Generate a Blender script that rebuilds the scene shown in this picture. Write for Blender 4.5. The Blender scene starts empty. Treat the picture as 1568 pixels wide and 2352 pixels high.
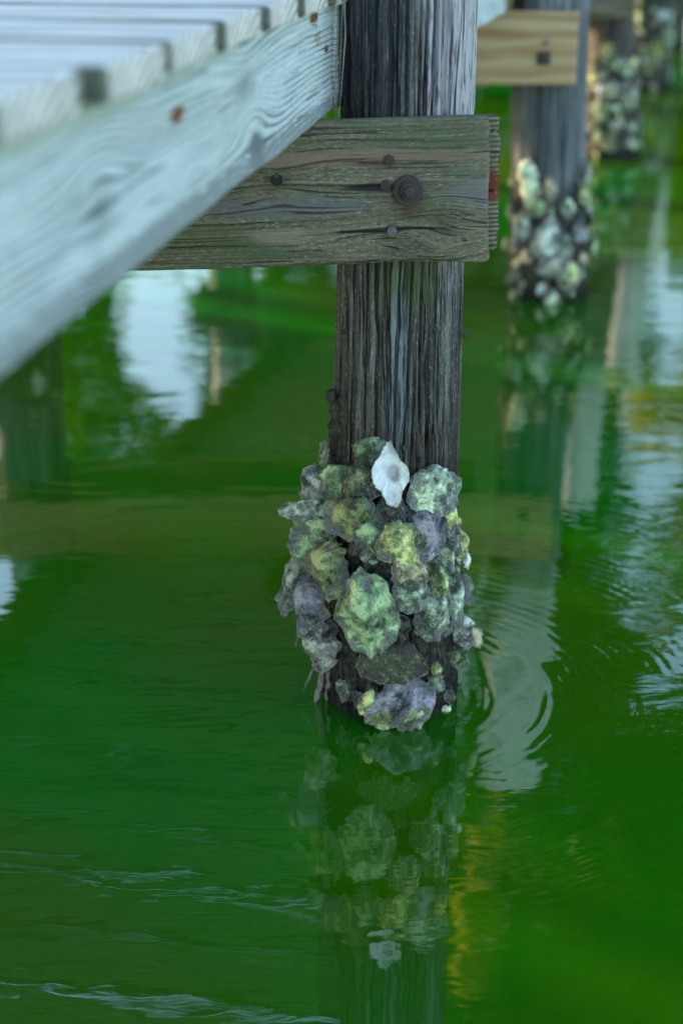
import bpy, math, random
import numpy as np
from mathutils import Vector, Matrix, Euler
R = math.radians
S = bpy.context.scene
COL = S.collection

# ------------------------------------------------------------------ camera, sky, sun, exposure
H_CAM, PITCH, F_PX = 1.56, 22.6, 3480.0
cam = bpy.data.cameras.new("camera"); camo = bpy.data.objects.new("camera", cam); COL.objects.link(camo)
camo.location = (0, 0, H_CAM); camo.rotation_euler = (R(90 - PITCH), 0, 0)
cam.sensor_fit = 'VERTICAL'; cam.sensor_height = 36.0; cam.lens = F_PX / 2352 * 36
cam.clip_start = 0.05; cam.clip_end = 500
cam.dof.use_dof = True; cam.dof.focus_distance = 2.80; cam.dof.aperture_fstop = 2.0
S.camera = camo

SUN_EL, SUN_AZ = 10.0, -56.0            # azimuth from +Y, negative to the left
W = bpy.data.worlds.new("World"); S.world = W; W.use_nodes = True
nt = W.node_tree; nt.nodes.clear()
sky = nt.nodes.new('ShaderNodeTexSky'); sky.sky_type = 'NISHITA'; sky.sun_disc = False
sky.sun_elevation = R(SUN_EL); sky.sun_rotation = R(SUN_AZ); sky.air_density = 1.0; sky.dust_density = 0.6; sky.ozone_density = 1.5
bg = nt.nodes.new('ShaderNodeBackground'); bg.inputs['Strength'].default_value = 0.15
wo = nt.nodes.new('ShaderNodeOutputWorld')
nt.links.new(sky.outputs[0], bg.inputs[0]); nt.links.new(bg.outputs[0], wo.inputs[0])
sl = bpy.data.lights.new("sun", 'SUN'); sl.energy = 3.8; sl.angle = R(0.5); sl.color = (1.0, 0.72, 0.45)
so = bpy.data.objects.new("sun", sl); COL.objects.link(so)
sd = Vector((math.sin(R(SUN_AZ)) * math.cos(R(SUN_EL)), math.cos(R(SUN_AZ)) * math.cos(R(SUN_EL)), math.sin(R(SUN_EL))))
so.rotation_euler = sd.to_track_quat('Z', 'Y').to_euler(); so.location = (-6, 6, 6)
S.view_settings.view_transform = 'Standard'; S.view_settings.look = 'None'
S.view_settings.exposure = 2.3; S.view_settings.gamma = 1.0
try:
    S.cycles.use_denoising = True
    S.cycles.max_bounces = 8; S.cycles.diffuse_bounces = 3; S.cycles.glossy_bounces = 3
    S.cycles.transparent_max_bounces = 6; S.cycles.sample_clamp_indirect = 3
except Exception: pass

# ------------------------------------------------------------------ geometry of the view (photo measured on a 1568 x 2352 grid)
CP, SP = math.cos(R(PITCH)), math.sin(R(PITCH))
def ray(x, y):
    a = (x - 784) / F_PX; b = (1176 - y) / F_PX
    return Vector((a, CP + b * SP, -SP + b * CP))
def aty(x, y, Y):
    d = ray(x, y); return d * (Y / d.y) + Vector((0, 0, H_CAM))
def atz(x, y, z):
    d = ray(x, y); return d * ((z - H_CAM) / d.z) + Vector((0, 0, H_CAM))
def mirrored(x, y, Y):                   # the place that the still water mirrors at a measured point
    d = ray(x, y); return Vector((d.x, d.y, -d.z)) * (Y / d.y) + Vector((0, 0, -H_CAM))

# ------------------------------------------------------------------ value noise in numpy
def _h(i, j, k, s):
    n = (i * 374761393 + j * 668265263 + k * 2147483647 + s * 144665) & 0xFFFFFFFF
    n = ((n ^ (n >> 13)) * 1274126177) & 0xFFFFFFFF
    n = n ^ (n >> 16)
    return (n & 0xFFFF) / 65535.0
def vn(x, y, z=0.0, s=0):
    x, y, z = np.broadcast_arrays(np.asarray(x, float), np.asarray(y, float), np.asarray(z, float))
    xi, yi, zi = [np.floor(a).astype(np.int64) for a in (x, y, z)]
    fx, fy, fz = x - xi, y - yi, z - zi
    fx, fy, fz = [f * f * (3 - 2 * f) for f in (fx, fy, fz)]
    r = 0
    for a in (0, 1):
        for b in (0, 1):
            for c in (0, 1):
                w = (fx if a else 1 - fx) * (fy if b else 1 - fy) * (fz if c else 1 - fz)
                r = r + w * _h(xi + a, yi + b, zi + c, s)
    return r * 2 - 1
def fbm(x, y, z=0.0, s=0, o=3):
    r, a = 0, 1.0
    for k in range(o):
        r = r + a * vn(np.asarray(x) * 2**k, np.asarray(y) * 2**k, np.asarray(z) * 2**k, s + 17 * k); a *= .5
    return r

# ------------------------------------------------------------------ object helpers
def link(o, parent=None):
    COL.objects.link(o)
    if parent is not None: o.parent = parent
    return o
def mesh(name, V, F, mat=None, parent=None, smooth=True, uv=None, attrs=None):
    m = bpy.data.meshes.new(name); m.from_pydata([tuple(v) for v in V], [], [tuple(int(i) for i in f) for f in F]); m.update()
    if smooth: m.polygons.foreach_set('use_smooth', [True] * len(m.polygons))
    if mat: m.materials.append(mat)
    for k, a in (attrs or {}).items():
        at = m.attributes.new(k, 'FLOAT', 'POINT'); at.data.foreach_set('value', np.asarray(a, dtype=np.float32))
    o = bpy.data.objects.new(name, m); link(o, parent); return o
def tag(o, label, cat, group=None):
    o['label'] = label; o['category'] = cat
    if group: o['group'] = group
    return o
def empty(name, loc, rot=(0, 0, 0)):
    o = bpy.data.objects.new(name, None); o.empty_display_size = .1; link(o); o.location = loc; o.rotation_euler = rot; return o
def kind(o, k): o['kind'] = k; return o
def gridfaces(n, m, wrap=True, off=0):                # n rings of m points
    F = []
    for i in range(n - 1):
        for j in range(m if wrap else m - 1):
            k = (j + 1) % m
            F.append((off + i * m + j, off + i * m + k, off + (i + 1) * m + k, off + (i + 1) * m + j))
    return F

# ------------------------------------------------------------------ node helper
class NT:
    def __init__(s, name):
        s.m = bpy.data.materials.new(name); s.m.use_nodes = True; s.t = s.m.node_tree; s.t.nodes.clear()
        s.out = s.t.nodes.new('ShaderNodeOutputMaterial')
    def n(s, ty, **k):
        x = s.t.nodes.new(ty)
        for a, b in k.items(): setattr(x, a, b)
        return x
    def put(s, sock, v):
        if isinstance(v, bpy.types.NodeSocket): s.t.links.new(v, sock)
        elif v is not None:
            if sock.type == 'RGBA' and len(v) == 3: v = (*v, 1)
            sock.default_value = v
    def math(s, op, a, b=None, c=None, clamp=False):
        x = s.n('ShaderNodeMath', operation=op, use_clamp=clamp)
        s.put(x.inputs[0], a); s.put(x.inputs[1], b); s.put(x.inputs[2], c); return x.outputs[0]
    def add(s, a, b): return s.math('ADD', a, b)
    def mul(s, a, b): return s.math('MULTIPLY', a, b)
    def sub(s, a, b): return s.math('SUBTRACT', a, b)
    def vec(s, x, y, z):
        q = s.n('ShaderNodeCombineXYZ')
        for i, v in enumerate((x, y, z)): s.put(q.inputs[i], v)
        return q.outputs[0]
    def sep(s, v):
        q = s.n('ShaderNodeSeparateXYZ'); s.put(q.inputs[0], v); return q.outputs
    def noise(s, v, scale=1.0, detail=3.0, rough=.5, dist=0.0, col=False):
        q = s.n('ShaderNodeTexNoise'); s.put(q.inputs['Vector'], v); q.inputs['Scale'].default_value = scale
        q.inputs['Detail'].default_value = detail; q.inputs['Roughness'].default_value = rough; q.inputs['Distortion'].default_value = dist
        return q.outputs['Color' if col else 'Fac']
    def vor(s, v, scale, feat='F1'):
        q = s.n('ShaderNodeTexVoronoi', feature=feat); s.put(q.inputs['Vector'], v); q.inputs['Scale'].default_value = scale; return q.outputs['Distance']
    def step(s, v, lo, hi, a=0.0, b=1.0):
        q = s.n('ShaderNodeMapRange', interpolation_type='SMOOTHSTEP'); s.put(q.inputs[0], v)
        for i, k in enumerate((lo, hi, a, b)): q.inputs[i + 1].default_value = k
        return q.outputs[0]
    def ramp(s, f, stops):
        q = s.n('ShaderNodeValToRGB'); s.put(q.inputs[0], f); e = q.color_ramp.elements
        while len(e) < len(stops): e.new(.5)
        for x, (p, c) in zip(e, stops): x.position = p; x.color = (*c, 1)
        return q.outputs[0]
    def mix(s, f, a, b, mode='MIX'):
        q = s.n('ShaderNodeMix', data_type='RGBA', blend_type=mode); s.put(q.inputs[0], f); s.put(q.inputs[6], a); s.put(q.inputs[7], b); return q.outputs[2]
    def obj(s): return s.n('ShaderNodeTexCoord').outputs['Object']
    def attr(s, a): return s.n('ShaderNodeAttribute', attribute_name=a).outputs['Fac']
    def bump(s, h, dist=1.0, strength=1.0, nrm=None):
        q = s.n('ShaderNodeBump'); q.inputs['Strength'].default_value = strength; q.inputs['Distance'].default_value = dist
        s.put(q.inputs['Height'], h); s.put(q.inputs['Normal'], nrm); return q.outputs[0]
    def bsdf(s, col, rough=.8, nrm=None, spec=.3, metal=0.0, **k):
        q = s.n('ShaderNodeBsdfPrincipled'); s.put(q.inputs['Base Color'], col); s.put(q.inputs['Roughness'], rough)
        s.put(q.inputs['Normal'], nrm); q.inputs['Specular IOR Level'].default_value = spec; s.put(q.inputs['Metallic'], metal)
        for a, b in k.items(): s.put(q.inputs[a.replace('_', ' ')], b)
        s.t.links.new(q.outputs[0], s.out.inputs[0]); return q
def gauss(N, u, v, u0, v0, su, sv):
    a = N.mul(N.sub(u, u0), 1 / su); b = N.mul(N.sub(v, v0), 1 / sv)
    return N.math('EXPONENT', N.mul(N.add(N.mul(a, a), N.mul(b, b)), -1.0))

def wood(name, ramp, axis='X', freq=90, warp=.012, fib=260, ringw=.35, knots=(), stains=(), tints=(), bump=.0012, rough=.85,
         crackthr=.62, crackdark=.25, crust=None, off=(0, 0, 0), cell=(6, 38), grainw=.55, lowu=2.2, thin=1.0, fine=0.0, ringvar=0.0, sidecol=None, vwarp=0.0, ckf=75, tide=False):
    N = NT(name); x, y, z = N.sep(N.obj())
    u, v, w = (x, z, y) if axis == 'X' else (z, x, y)
    u = N.add(u, off[0]); v0 = v; v = N.add(v, off[1]); w = N.add(w, off[2])
    wn = N.noise(N.vec(N.mul(u, lowu), N.mul(v, 7), N.mul(w, 7)), 1.0, 2)
    vv = N.add(v, N.mul(N.sub(wn, .5), warp * 4))
    if vwarp: vv = N.add(vv, N.mul(N.sub(N.noise(N.vec(N.mul(u, 7), N.mul(v, 22), N.mul(w, 22)), 1.0, 3), .5), vwarp))
    for (ku, kv, su, sv, am) in knots:
        g = gauss(N, u, v, ku, kv, su, sv)
        vv = N.add(vv, N.mul(N.mul(g, am), N.sub(v, kv)))
    ring = N.math('SINE', N.mul(N.add(vv, N.mul(N.mul(w, w), 2.5)), freq * 2 * math.pi))
    ring = N.step(ring, -.95, thin)
    if ringvar: ring = N.sub(1.0, N.mul(N.sub(1.0, ring), N.step(N.noise(N.vec(N.mul(u, 2.5), N.mul(v, 14), N.mul(w, 14)), 1.0, 2), .35, .65, 1 - ringvar, 1.0)))
    g1 = N.noise(N.vec(N.mul(u, cell[0] * .33), N.mul(vv, cell[1]), N.mul(w, cell[1])), 1.0, 5, .6)
    fi = N.noise(N.vec(N.mul(u, fib / 22), N.mul(vv, fib), N.mul(w, fib)), 1.0, 3, .65)
    f = N.add(N.mul(g1, grainw), N.add(N.mul(ring, ringw), N.mul(fi, 1 - grainw - ringw * .5)))
    f = N.sub(f, ringw * .25)
    col = N.ramp(f, ramp)
    cr = N.noise(N.vec(N.mul(u, ckf / 40), N.mul(vv, ckf), N.mul(w, ckf)), 1.0, 2, .5, .3)
    crk = N.step(cr, crackthr, crackthr + .06)
    if fine:
        cr2 = N.noise(N.vec(N.mul(u, 3.5), N.mul(vv, 230), N.mul(w, 230)), 1.0, 2, .5, .2)
        crk = N.math('MAXIMUM', crk, N.mul(N.step(cr2, fine, fine + .05), .8))
        fl = N.noise(N.vec(N.mul(u, 110), N.mul(v, 420), N.mul(w, 420)), 1.0, 2, .6)
        col = N.mix(N.mul(N.step(fl, .58, .70), .60), col, [min(.6, c * 1.3) for c in ramp[-1][1]])
        col = N.mix(N.mul(N.step(fl, .43, .33), .60), col, [c * .6 for c in ramp[0][1]])
    for (tc, sc, st, lo, hi, am) in tints:
        t = N.step(N.noise(N.vec(N.mul(u, sc / st), N.mul(v, sc), N.mul(w, sc)), 1.0, 4, .6), lo, hi, 0, am)
        col = N.mix(t, col, tc)
    wob = N.noise(N.vec(N.mul(u, 30), N.mul(v, 160), N.mul(w, 160)), 1.0, 3)
    for (su0, sv0, su, sv, tc, am) in stains:
        g = N.mul(gauss(N, u, v, su0, sv0, su, sv), N.step(wob, .2, .62, .25, 1.2))
        col = N.mix(N.math('MULTIPLY', N.step(g, .15, .7), am, clamp=True), col, tc)
    for (ku, kv, su, sv, am) in knots:
        g = gauss(N, u, v, ku, kv, su * .4, sv * .4)
        col = N.mix(N.mul(g, .45), col, [c * .35 for c in ramp[0][1]])
    col = N.mix(N.mul(crk, 1 - crackdark), col, [c * .25 for c in ramp[0][1]])
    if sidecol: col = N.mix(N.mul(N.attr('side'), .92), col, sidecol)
    h = N.add(N.mul(N.sub(f, .5), bump), N.add(N.mul(fi, bump * .7), N.mul(crk, -bump * 2.0)))
    if tide: col = N.mix(1.0, col, N.mix(N.step(N.add(z, N.mul(N.sub(N.noise(N.obj(), 18, 4), .5), .35)), .50, .74), (.50, .45, .38), (1, 1, 1)), 'MULTIPLY')
    if crust:
        a = N.attr('crust')
        cn = N.noise(N.obj(), 90, 5, .65)
        ccol = N.ramp(cn, crust)
        col = N.mix(a, col, ccol)
        h = N.add(h, N.mul(N.mul(cn, a), .006))
        wet = N.step(N.add(z, N.mul(N.sub(N.noise(N.obj(), 30, 3), .5), .06)), .02, .13, .28, 1.0)
        col = N.mix(1.0, col, wet, 'MULTIPLY')
    N.bsdf(col, rough, N.bump(h), .25)
    return N.m

# ------------------------------------------------------------------ materials
PILE = [(.28, (.026, .025, .023)), (.45, (.088, .085, .077)), (.6, (.158, .152, .138)), (.8, (.33, .32, .295))]
CRUST = [(.3, (.014, .014, .013)), (.5, (.05, .048, .038)), (.62, (.10, .095, .065)), (.75, (.16, .17, .13))]
M_pile = wood('weathered_piling_wood', PILE, 'Z', 40, .006, 300, .15, crackthr=.60, crackdark=.08, bump=.0036, cell=(14, 130), fine=.58, ckf=120, vwarp=.016, tide=True,
              tints=[((.09, .095, .05), 3.5, 6, .56, .75, .55), ((.13, .105, .085), 5, 6, .58, .75, .5)], crust=CRUST,
              stains=[(.90, .03, .06, .055, (.09, .13, .05), .75), (.90, -.02, .05, .04, (.09, .12, .05), .6), (1.45, .095, .50, .062, (.46, .44, .47), .95), (1.35, -.06, .4, .07, (.028, .036, .046), .6), (.62, .005, .30, .022, (.26, .30, .33), .6)])
M_pile_top = M_pile
M_pile_far = wood('far_piling_wood', [(.28, (.025, .03, .036)), (.5, (.10, .115, .125)), (.75, (.27, .29, .30))], 'Z', 30, .006, 120, .1,
                  crackthr=.60, bump=.003, crust=[(.3, (.014, .015, .013)), (.5, (.045, .05, .04)), (.7, (.15, .17, .12))], cell=(2, 34), stains=[(2.05, -.06, .80, .13, (.74, .74, .72), 1.0), (2.05, .10, .80, .10, (.70, .70, .68), 1.0)])
M_pile_brown = wood('brown_piling_wood', [(.28, (.022, .02, .018)), (.5, (.075, .066, .056)), (.75, (.17, .155, .135))], 'Z', 30, .006, 120, .1, crackthr=.6, bump=.003,
                    crust=[(.3, (.014, .015, .013)), (.5, (.045, .05, .04)), (.7, (.13, .15, .10))], cell=(2, 34), stains=[(2.05, 0, .70, .3, (.70, .70, .68), 1.0)])
BEAM = [(.26, (.036, .033, .022)), (.43, (.112, .100, .066)), (.6, (.19, .172, .118)), (.82, (.35, .33, .265))]

# ------------------------------------------------------------------ dock line (right-hand deck edge, bent by bent)
ZR = [1.19, 1.19, 1.115, 1.09, 1.08, 1.07]                                 # underside of the side beams
EDGE = [(-0.557, -0.50), (-0.03, 2.63), (0.60, 5.84), (1.42, 9.20), (2.25, 12.50), (3.08, 15.80)]
DW = [2.1, 2.1, 2.05, 2.20, 2.1, 2.1]
def edge_at(s):                            # s runs in bents: 0..5
    i = min(int(s), 4); t = s - i; a, b = EDGE[i], EDGE[i + 1]
    return Vector((a[0] + (b[0] - a[0]) * t, a[1] + (b[1] - a[1]) * t, ZR[i] + (ZR[i + 1] - ZR[i]) * t))
def seg_dir(i):
    a, b = EDGE[i], EDGE[i + 1]; d = Vector((b[0] - a[0], b[1] - a[1], ZR[i + 1] - ZR[i])); return d.normalized(), d.length
RIM_D = seg_dir(0)[0]; RIM_O = edge_at(1.0)
def rimlocal(px, py):                      # a measured point on the near side beam -> (along, up) on its face
    d = ray(px, py); n = Vector((RIM_D.y, -RIM_D.x, 0)); o = Vector((0, 0, H_CAM))
    t = (RIM_O - o).dot(n) / d.dot(n); P = o + d * t - RIM_O
    return P.dot(RIM_D), P.z
B1_O = Vector((0.10, 2.60, 0.943)); B1_T = R(-1.35)
def b1local(px, py):
    P = aty(px, py, 2.60) - B1_O
    c, s = math.cos(-B1_T), math.sin(-B1_T)
    return P.x * c + P.z * s, -P.x * s + P.z * c

RIM = [(.25, (.08, .105, .11)), (.42, (.24, .30, .305)), (.58, (.43, .51, .515)), (.82, (.58, .645, .65))]
k1 = rimlocal(590, 330); k2 = rimlocal(560, 200); k3 = rimlocal(235, 480)
r1 = rimlocal(408, 265); r2 = rimlocal(722, 42); r3 = rimlocal(752, 112); r4 = rimlocal(735, 70)
RUST = (.16, .055, .015)
M_rim = wood('bleached_side_beam_wood', RIM, 'X', 105, .007, 200, .42,
             knots=[(k1[0], k1[1], .10, .05, -.9), (k2[0], k2[1], .13, .05, .8), (k3[0], k3[1], .10, .06, -.8)],
             stains=[(r1[0], r1[1], .032, .0095, RUST, 1.1), (r2[0], r2[1], .035, .011, RUST, 1.1), (r2[0] + .02, r2[1] + .004, .006, .03, RUST, .9), (r3[0], r3[1], .022, .006, RUST, 1.0),
                     (r4[0] - .01, r4[1] - .012, .03, .012, (.30, .26, .12), .7), (k1[0], k1[1] - .02, .05, .035, (.20, .24, .24), .8),
                     (-.9, .012, 1.6, .022, (.17, .19, .19), .75), (-1.3, .172, .7, .012, (.26, .31, .22), .5)],
             tints=[((.42, .48, .38), 6, 5, .55, .72, .5)], bump=.0010, rough=.8, crackthr=.70, cell=(4, 60), grainw=.40, lowu=1.3, thin=-.2, ringvar=.7, fine=.66)
a_ = b1local(893, 367); b_ = b1local(936, 437); c_ = b1local(900, 531); d_ = b1local(635, 413); e_ = b1local(893, 430)
f_ = b1local(940, 600); g_ = b1local(560, 345)
M_beam = wood('mossy_cross_beam_wood', BEAM, 'X', 150, .006, 420, .16,
              knots=[(d_[0], d_[1], .06, .035, .9), (f_[0], f_[1] + .02, .11, .045, -.75), (f_[0] + .06, f_[1] + .06, .07, .05, -.7)],
              stains=[(a_[0] - .03, a_[1] - .005, .045, .006, (.10, .05, .04), .9), (b_[0], b_[1] - .012, .036, .034, (.085, .05, .035), .7), (a_[0], a_[1], .013, .013, (.04, .03, .025), .9), (c_[0], c_[1], .012, .012, (.05, .045, .04), .7), (e_[0] - .03, e_[1], .05, .008, (.035, .028, .028), 1.0),
                      (a_[0] - .05, a_[1] + .005, .30, .014, (.24, .17, .125), .75), (.18, .125, .10, .03, (.19, .18, .195), .6),
                      (-.2, .105, .16, .02, (.13, .14, .15), .7), (c_[0] - .04, c_[1], .07, .003, (.02, .02, .018), 1.0),
                      (c_[0] + .04, c_[1] + .003, .05, .0025, (.02, .02, .018), 1.0), (-.20, .055, .06, .012, (.28, .24, .17), .6), (.13, .06, .04, .008, (.26, .22, .15), .6)],
              tints=[((.085, .115, .05), 7, 4, .46, .66, .75), ((.07, .10, .055), 18, 5, .52, .66, .6), ((.16, .135, .15), 9, 6, .6, .72, .5)],
              bump=.0020, rough=.9, crackthr=.69, cell=(6, 110), fine=.60, ckf=140, ringvar=.9)
M_beam_red = wood('red_stained_beam_wood', BEAM, 'X', 120, .008, 300, .3, stains=[(.19, .115, .2, .028, (.16, .035, .02), 1.1)],
                  tints=[((.085, .115, .05), 7, 4, .46, .66, .75)], bump=.002, crackthr=.64)
M_new = wood('fresh_yellow_timber', [(.25, (.26, .14, .06)), (.42, (.36, .235, .115)), (.55, (.44, .32, .17)), (.75, (.49, .41, .26))], 'X', 15, .016, 60, .20,
             knots=[(.20, .16, .10, .04, .7), (.22, .06, .12, .05, -.6)], tints=[((.30, .33, .20), 6, 4, .55, .75, .45)], bump=.0008, crackthr=.8, cell=(2, 30), grainw=.3)
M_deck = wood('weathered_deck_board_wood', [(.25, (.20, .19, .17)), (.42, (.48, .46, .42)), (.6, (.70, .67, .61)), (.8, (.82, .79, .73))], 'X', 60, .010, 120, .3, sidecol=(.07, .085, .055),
              tints=[((.16, .20, .09), 5, 4, .58, .72, .55), ((.22, .10, .06), 9, 5, .68, .76, .6)], bump=.0012, crackthr=.7, cell=(3, 30))
M_under = wood('brown_dock_lumber', [(.25, (.08, .06, .03)), (.5, (.20, .15, .07)), (.75, (.30, .23, .11))], 'X', 60, .01, 120, .3,
               tints=[((.09, .11, .05), 5, 4, .5, .7, .5)], bump=.001, crackthr=.7)  # plain brown lumber for joists, far side beams and rear boards

def iron(name, c1, c2, sc=260):
    N = NT(name); n = N.noise(N.obj(), sc, 5, .65)
    col = N.ramp(n, [(.35, c1), (.65, c2)])
    N.bsdf(col, N.step(n, .3, .7, .45, .8), N.bump(n, .0012), .4, metal=.35); return N.m
M_iron = iron('rusty_dark_iron', (.028, .022, .024), (.10, .075, .07))
M_nail = iron('grey_nail_steel', (.06, .06, .065), (.24, .23, .23))
M_hole = iron('dark_plug', (.008, .010, .012), (.03, .036, .04))

def shell_mat(name, white=False):
    N = NT(name); o = N.obj(); oi = N.n('ShaderNodeObjectInfo')
    p = N.n('ShaderNodeVectorMath', operation='ADD'); N.put(p.inputs[0], o); N.put(p.inputs[1], N.vec(N.mul(oi.outputs['Random'], 7.3), N.mul(oi.outputs['Random'], 3.1), 0.0)); p = p.outputs[0]
    rr = N.attr('rr'); tint = oi.outputs['Color']; alpha = oi.outputs['Alpha']
    n1 = N.noise(p, 75, 5, .65, .6); n3 = N.noise(p, 230, 4, .65); n2 = N.noise(p, 34, 3, .55, .4); n4 = N.noise(p, 48, 4, .6, .8)
    if white:
        col = N.ramp(n2, [(.3, (.50, .58, .64)), (.55, (.78, .82, .84)), (.8, (.86, .88, .88))])
        x, y, z = N.sep(o)
        g = gauss(N, N.add(x, N.mul(N.sub(n1, .5), .012)), N.add(y, N.mul(N.sub(n2, .5), .02)), .003, .004, .014, .017)
        col = N.mix(N.mul(N.mul(N.step(g, .15, .7), .95), N.step(n2, .3, .55, .5, 1.0)), col, (.27, .23, .29))
        col = N.mix(N.mul(N.step(N.add(n1, N.mul(rr, .25)), .70, .86), .6), col, (.40, .42, .36))
        edge = N.step(N.add(rr, N.mul(N.sub(n3, .5), .35)), .93, 1.02)
        col = N.mix(N.mul(edge, .8), col, (.32, .36, .20))
        col = N.mix(N.step(n1, .70, .74), col, (.10, .11, .10))
        h = N.mul(n2, .002)
        N.bsdf(col, N.step(n1, .3, .7, .25, .5), N.bump(h), .5); return N.m
    band = N.noise(N.vec(N.mul(rr, 15), N.mul(n2, 2.5), N.mul(oi.outputs['Random'], 30)), 1.0, 3, .6)
    kb = N.attr('knob')
    dark = N.mix(1.0, tint, (.13, .14, .14), 'MULTIPLY')
    col = N.mix(N.step(N.add(N.mul(kb, .35), N.add(N.mul(n1, .5), N.mul(band, .35))), .42, .66), dark, tint)
    pale = N.mix(1.0, tint, (1.9, 1.8, 1.75), 'MULTIPLY')
    col = N.mix(N.step(N.add(N.mul(kb, .6), N.mul(n1, .5)), .58, .76), col, pale)
    col = N.mix(N.mul(N.step(N.add(n2, N.mul(rr, .42)), .76, .90), .8), col, (.14, .14, .155))       # violet-grey margins
    col = N.mix(N.mul(N.step(n4, .55, .70), .55), col, (.22, .30, .085))                               # algae
    col = N.mix(N.mul(N.step(N.noise(p, 62, 4, .6, 1.0), .60, .70), .75), col, (.46, .50, .42))        # worn chalky spots
    mud = N.step(N.add(N.mul(n4, -1.0), N.add(alpha, N.mul(n3, .35))), .02, .30)
    col = N.mix(N.mul(mud, .92), col, N.ramp(n3, [(.3, (.016, .016, .014)), (.7, (.075, .07, .055))]))
    col = N.mix(N.mul(N.step(n3, .60, .74), .5), col, N.mix(1.0, tint, (.22, .22, .22), 'MULTIPLY'))
    edge = N.step(N.add(rr, N.mul(N.sub(n3, .5), .2)), .965, 1.0)
    col = N.mix(N.mul(edge, .55), col, (.36, .37, .27))
    lm = N.attr('lam')
    col = N.mix(N.mul(N.step(lm, .80, 1.0), .50), col, N.mix(1.0, tint, (1.5, 1.5, 1.45), 'MULTIPLY'))
    col = N.mix(N.mul(N.step(lm, .34, .02), .78), col, (.035, .036, .034))
    h = N.add(N.mul(n3, .0016), N.add(N.mul(n1, .0014), N.mul(band, .0018)))
    N.bsdf(col, .82, N.bump(h), .3); return N.m
M_shell = shell_mat('oyster_shell'); M_pearl = shell_mat('oyster_inner_shell', True)

# ------------------------------------------------------------------ lumber: a rounded bar with worn faces, x along, y into depth, z up
def board(name, x0, x1, th, ht, mat, parent=None, seed=0, wear=.0015, n=60, endwear=.003, bevel=.005, nh=34, nw=6):
    rng = np.random.default_rng(seed)
    P = []
    hz = np.linspace(bevel, ht - bevel, nh); wy = np.linspace(bevel, th - bevel, nw)
    P += [(0, z) for z in hz] + [(.3 * bevel, ht - .3 * bevel)] + [(y, ht) for y in wy] + [(th - .3 * bevel, ht - .3 * bevel)]
    P += [(th, z) for z in hz[::-1]] + [(th - .3 * bevel, .3 * bevel)] + [(y, 0) for y in wy[::-1]] + [(.3 * bevel, .3 * bevel)]
    P = np.array(P); m = len(P); cy, cz = th / 2, ht / 2
    xs = np.concatenate([[x0, x0 + .004], np.linspace(x0 + .012, x1 - .012, n), [x1 - .004, x1]])
    V = []
    nrm = np.stack([np.where(P[:, 0] < bevel * .9, -1, np.where(P[:, 0] > th - bevel * .9, 1, 0)), np.where(P[:, 1] < bevel * .9, -1, np.where(P[:, 1] > ht - bevel * .9, 1, 0))], 1).astype(float)
    for i, x in enumerate(xs):
        d = wear * (fbm(x * 5, P[:, 1] * 130 + 1.5 * vn(x * 6, P[:, 1] * 20, P[:, 0] * 30, seed + 5), P[:, 0] * 130, seed) - .4) + wear * 1.6 * fbm(x * 2.5, P[:, 1] * 9, P[:, 0] * 9, seed + 3)
        end = 1.0 if i in (0, len(xs) - 1) else 0.0
        yy = P[:, 0] + nrm[:, 0] * (d - end * bevel * .4); zz = P[:, 1] + nrm[:, 1] * (d - end * bevel * .4)
        sgn = -1 if i < len(xs) / 2 else 1
        ex = endwear * fbm(P[:, 1] * 160, P[:, 0] * 40, 0, seed + 9) if i < 2 or i > len(xs) - 3 else 0
        V.append(np.stack([x + ex * np.ones(m), yy, zz], 1))
    V = np.concatenate(V); N_ = len(xs); F = gridfaces(N_, m)
    F = [f[::-1] for f in F]
    for i, x in ((0, x0), (N_ - 1, x1)):            # end caps with a few inner rings of end grain
        base = i * m; prev = list(range(base, base + m)); off = len(V)
        for k, s in enumerate((.75, .4)):
            ring = np.array([[x + endwear * .8 * float(vn(z * 150, y * 150, 0, seed + 11 + k)), cy + (y - cy) * s, cz + (z - cz) * s] for (_, y, z) in V[base:base + m]])
            V = np.concatenate([V, ring]); cur = list(range(off, off + m)); off += m
            for j in range(m):
                q = (prev[j], prev[(j + 1) % m], cur[(j + 1) % m], cur[j]); F.append(q if i == 0 else q[::-1])
            prev = cur
        F.append(tuple(prev if i == 0 else prev[::-1]))
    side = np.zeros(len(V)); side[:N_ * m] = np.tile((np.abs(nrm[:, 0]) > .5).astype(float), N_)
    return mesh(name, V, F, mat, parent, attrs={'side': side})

def lathe(name, prof, mat, parent, loc, seg=40, rough=.0, hexn=None, seed=0):     # axis = -y (towards the viewer); prof = (radius, height)
    V, F = [], []
    for (r, h) in prof:
        for k in range(seg):
            a = 2 * math.pi * k / seg
            rr = r
            if hexn and r > 0: rr = r * math.cos(math.pi / hexn) / math.cos((a % (2 * math.pi / hexn)) - math.pi / hexn)
            rr *= 1 + rough * float(vn(math.cos(a) * 3, math.sin(a) * 3, h * 300, seed))
            V.append((rr * math.cos(a), -h, rr * math.sin(a)))
    F = gridfaces(len(prof), seg); F.append(tuple(range((len(prof) - 1) * seg, len(prof) * seg)))
    o = mesh(name, V, F, mat, parent, smooth=False); o.location = loc; return o
def nail(parent, u, v, r, mat, y=0.0, seed=1, name='nail_head', sunk=-.001):
    return lathe(name, [(r, sunk), (r, .0015), (r * .9, .0028), (r * .55, .0030), (r * .45, .0022), (r * .05, .0024)], mat, parent, (u, y, v), 20, .08, None, seed)

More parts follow.
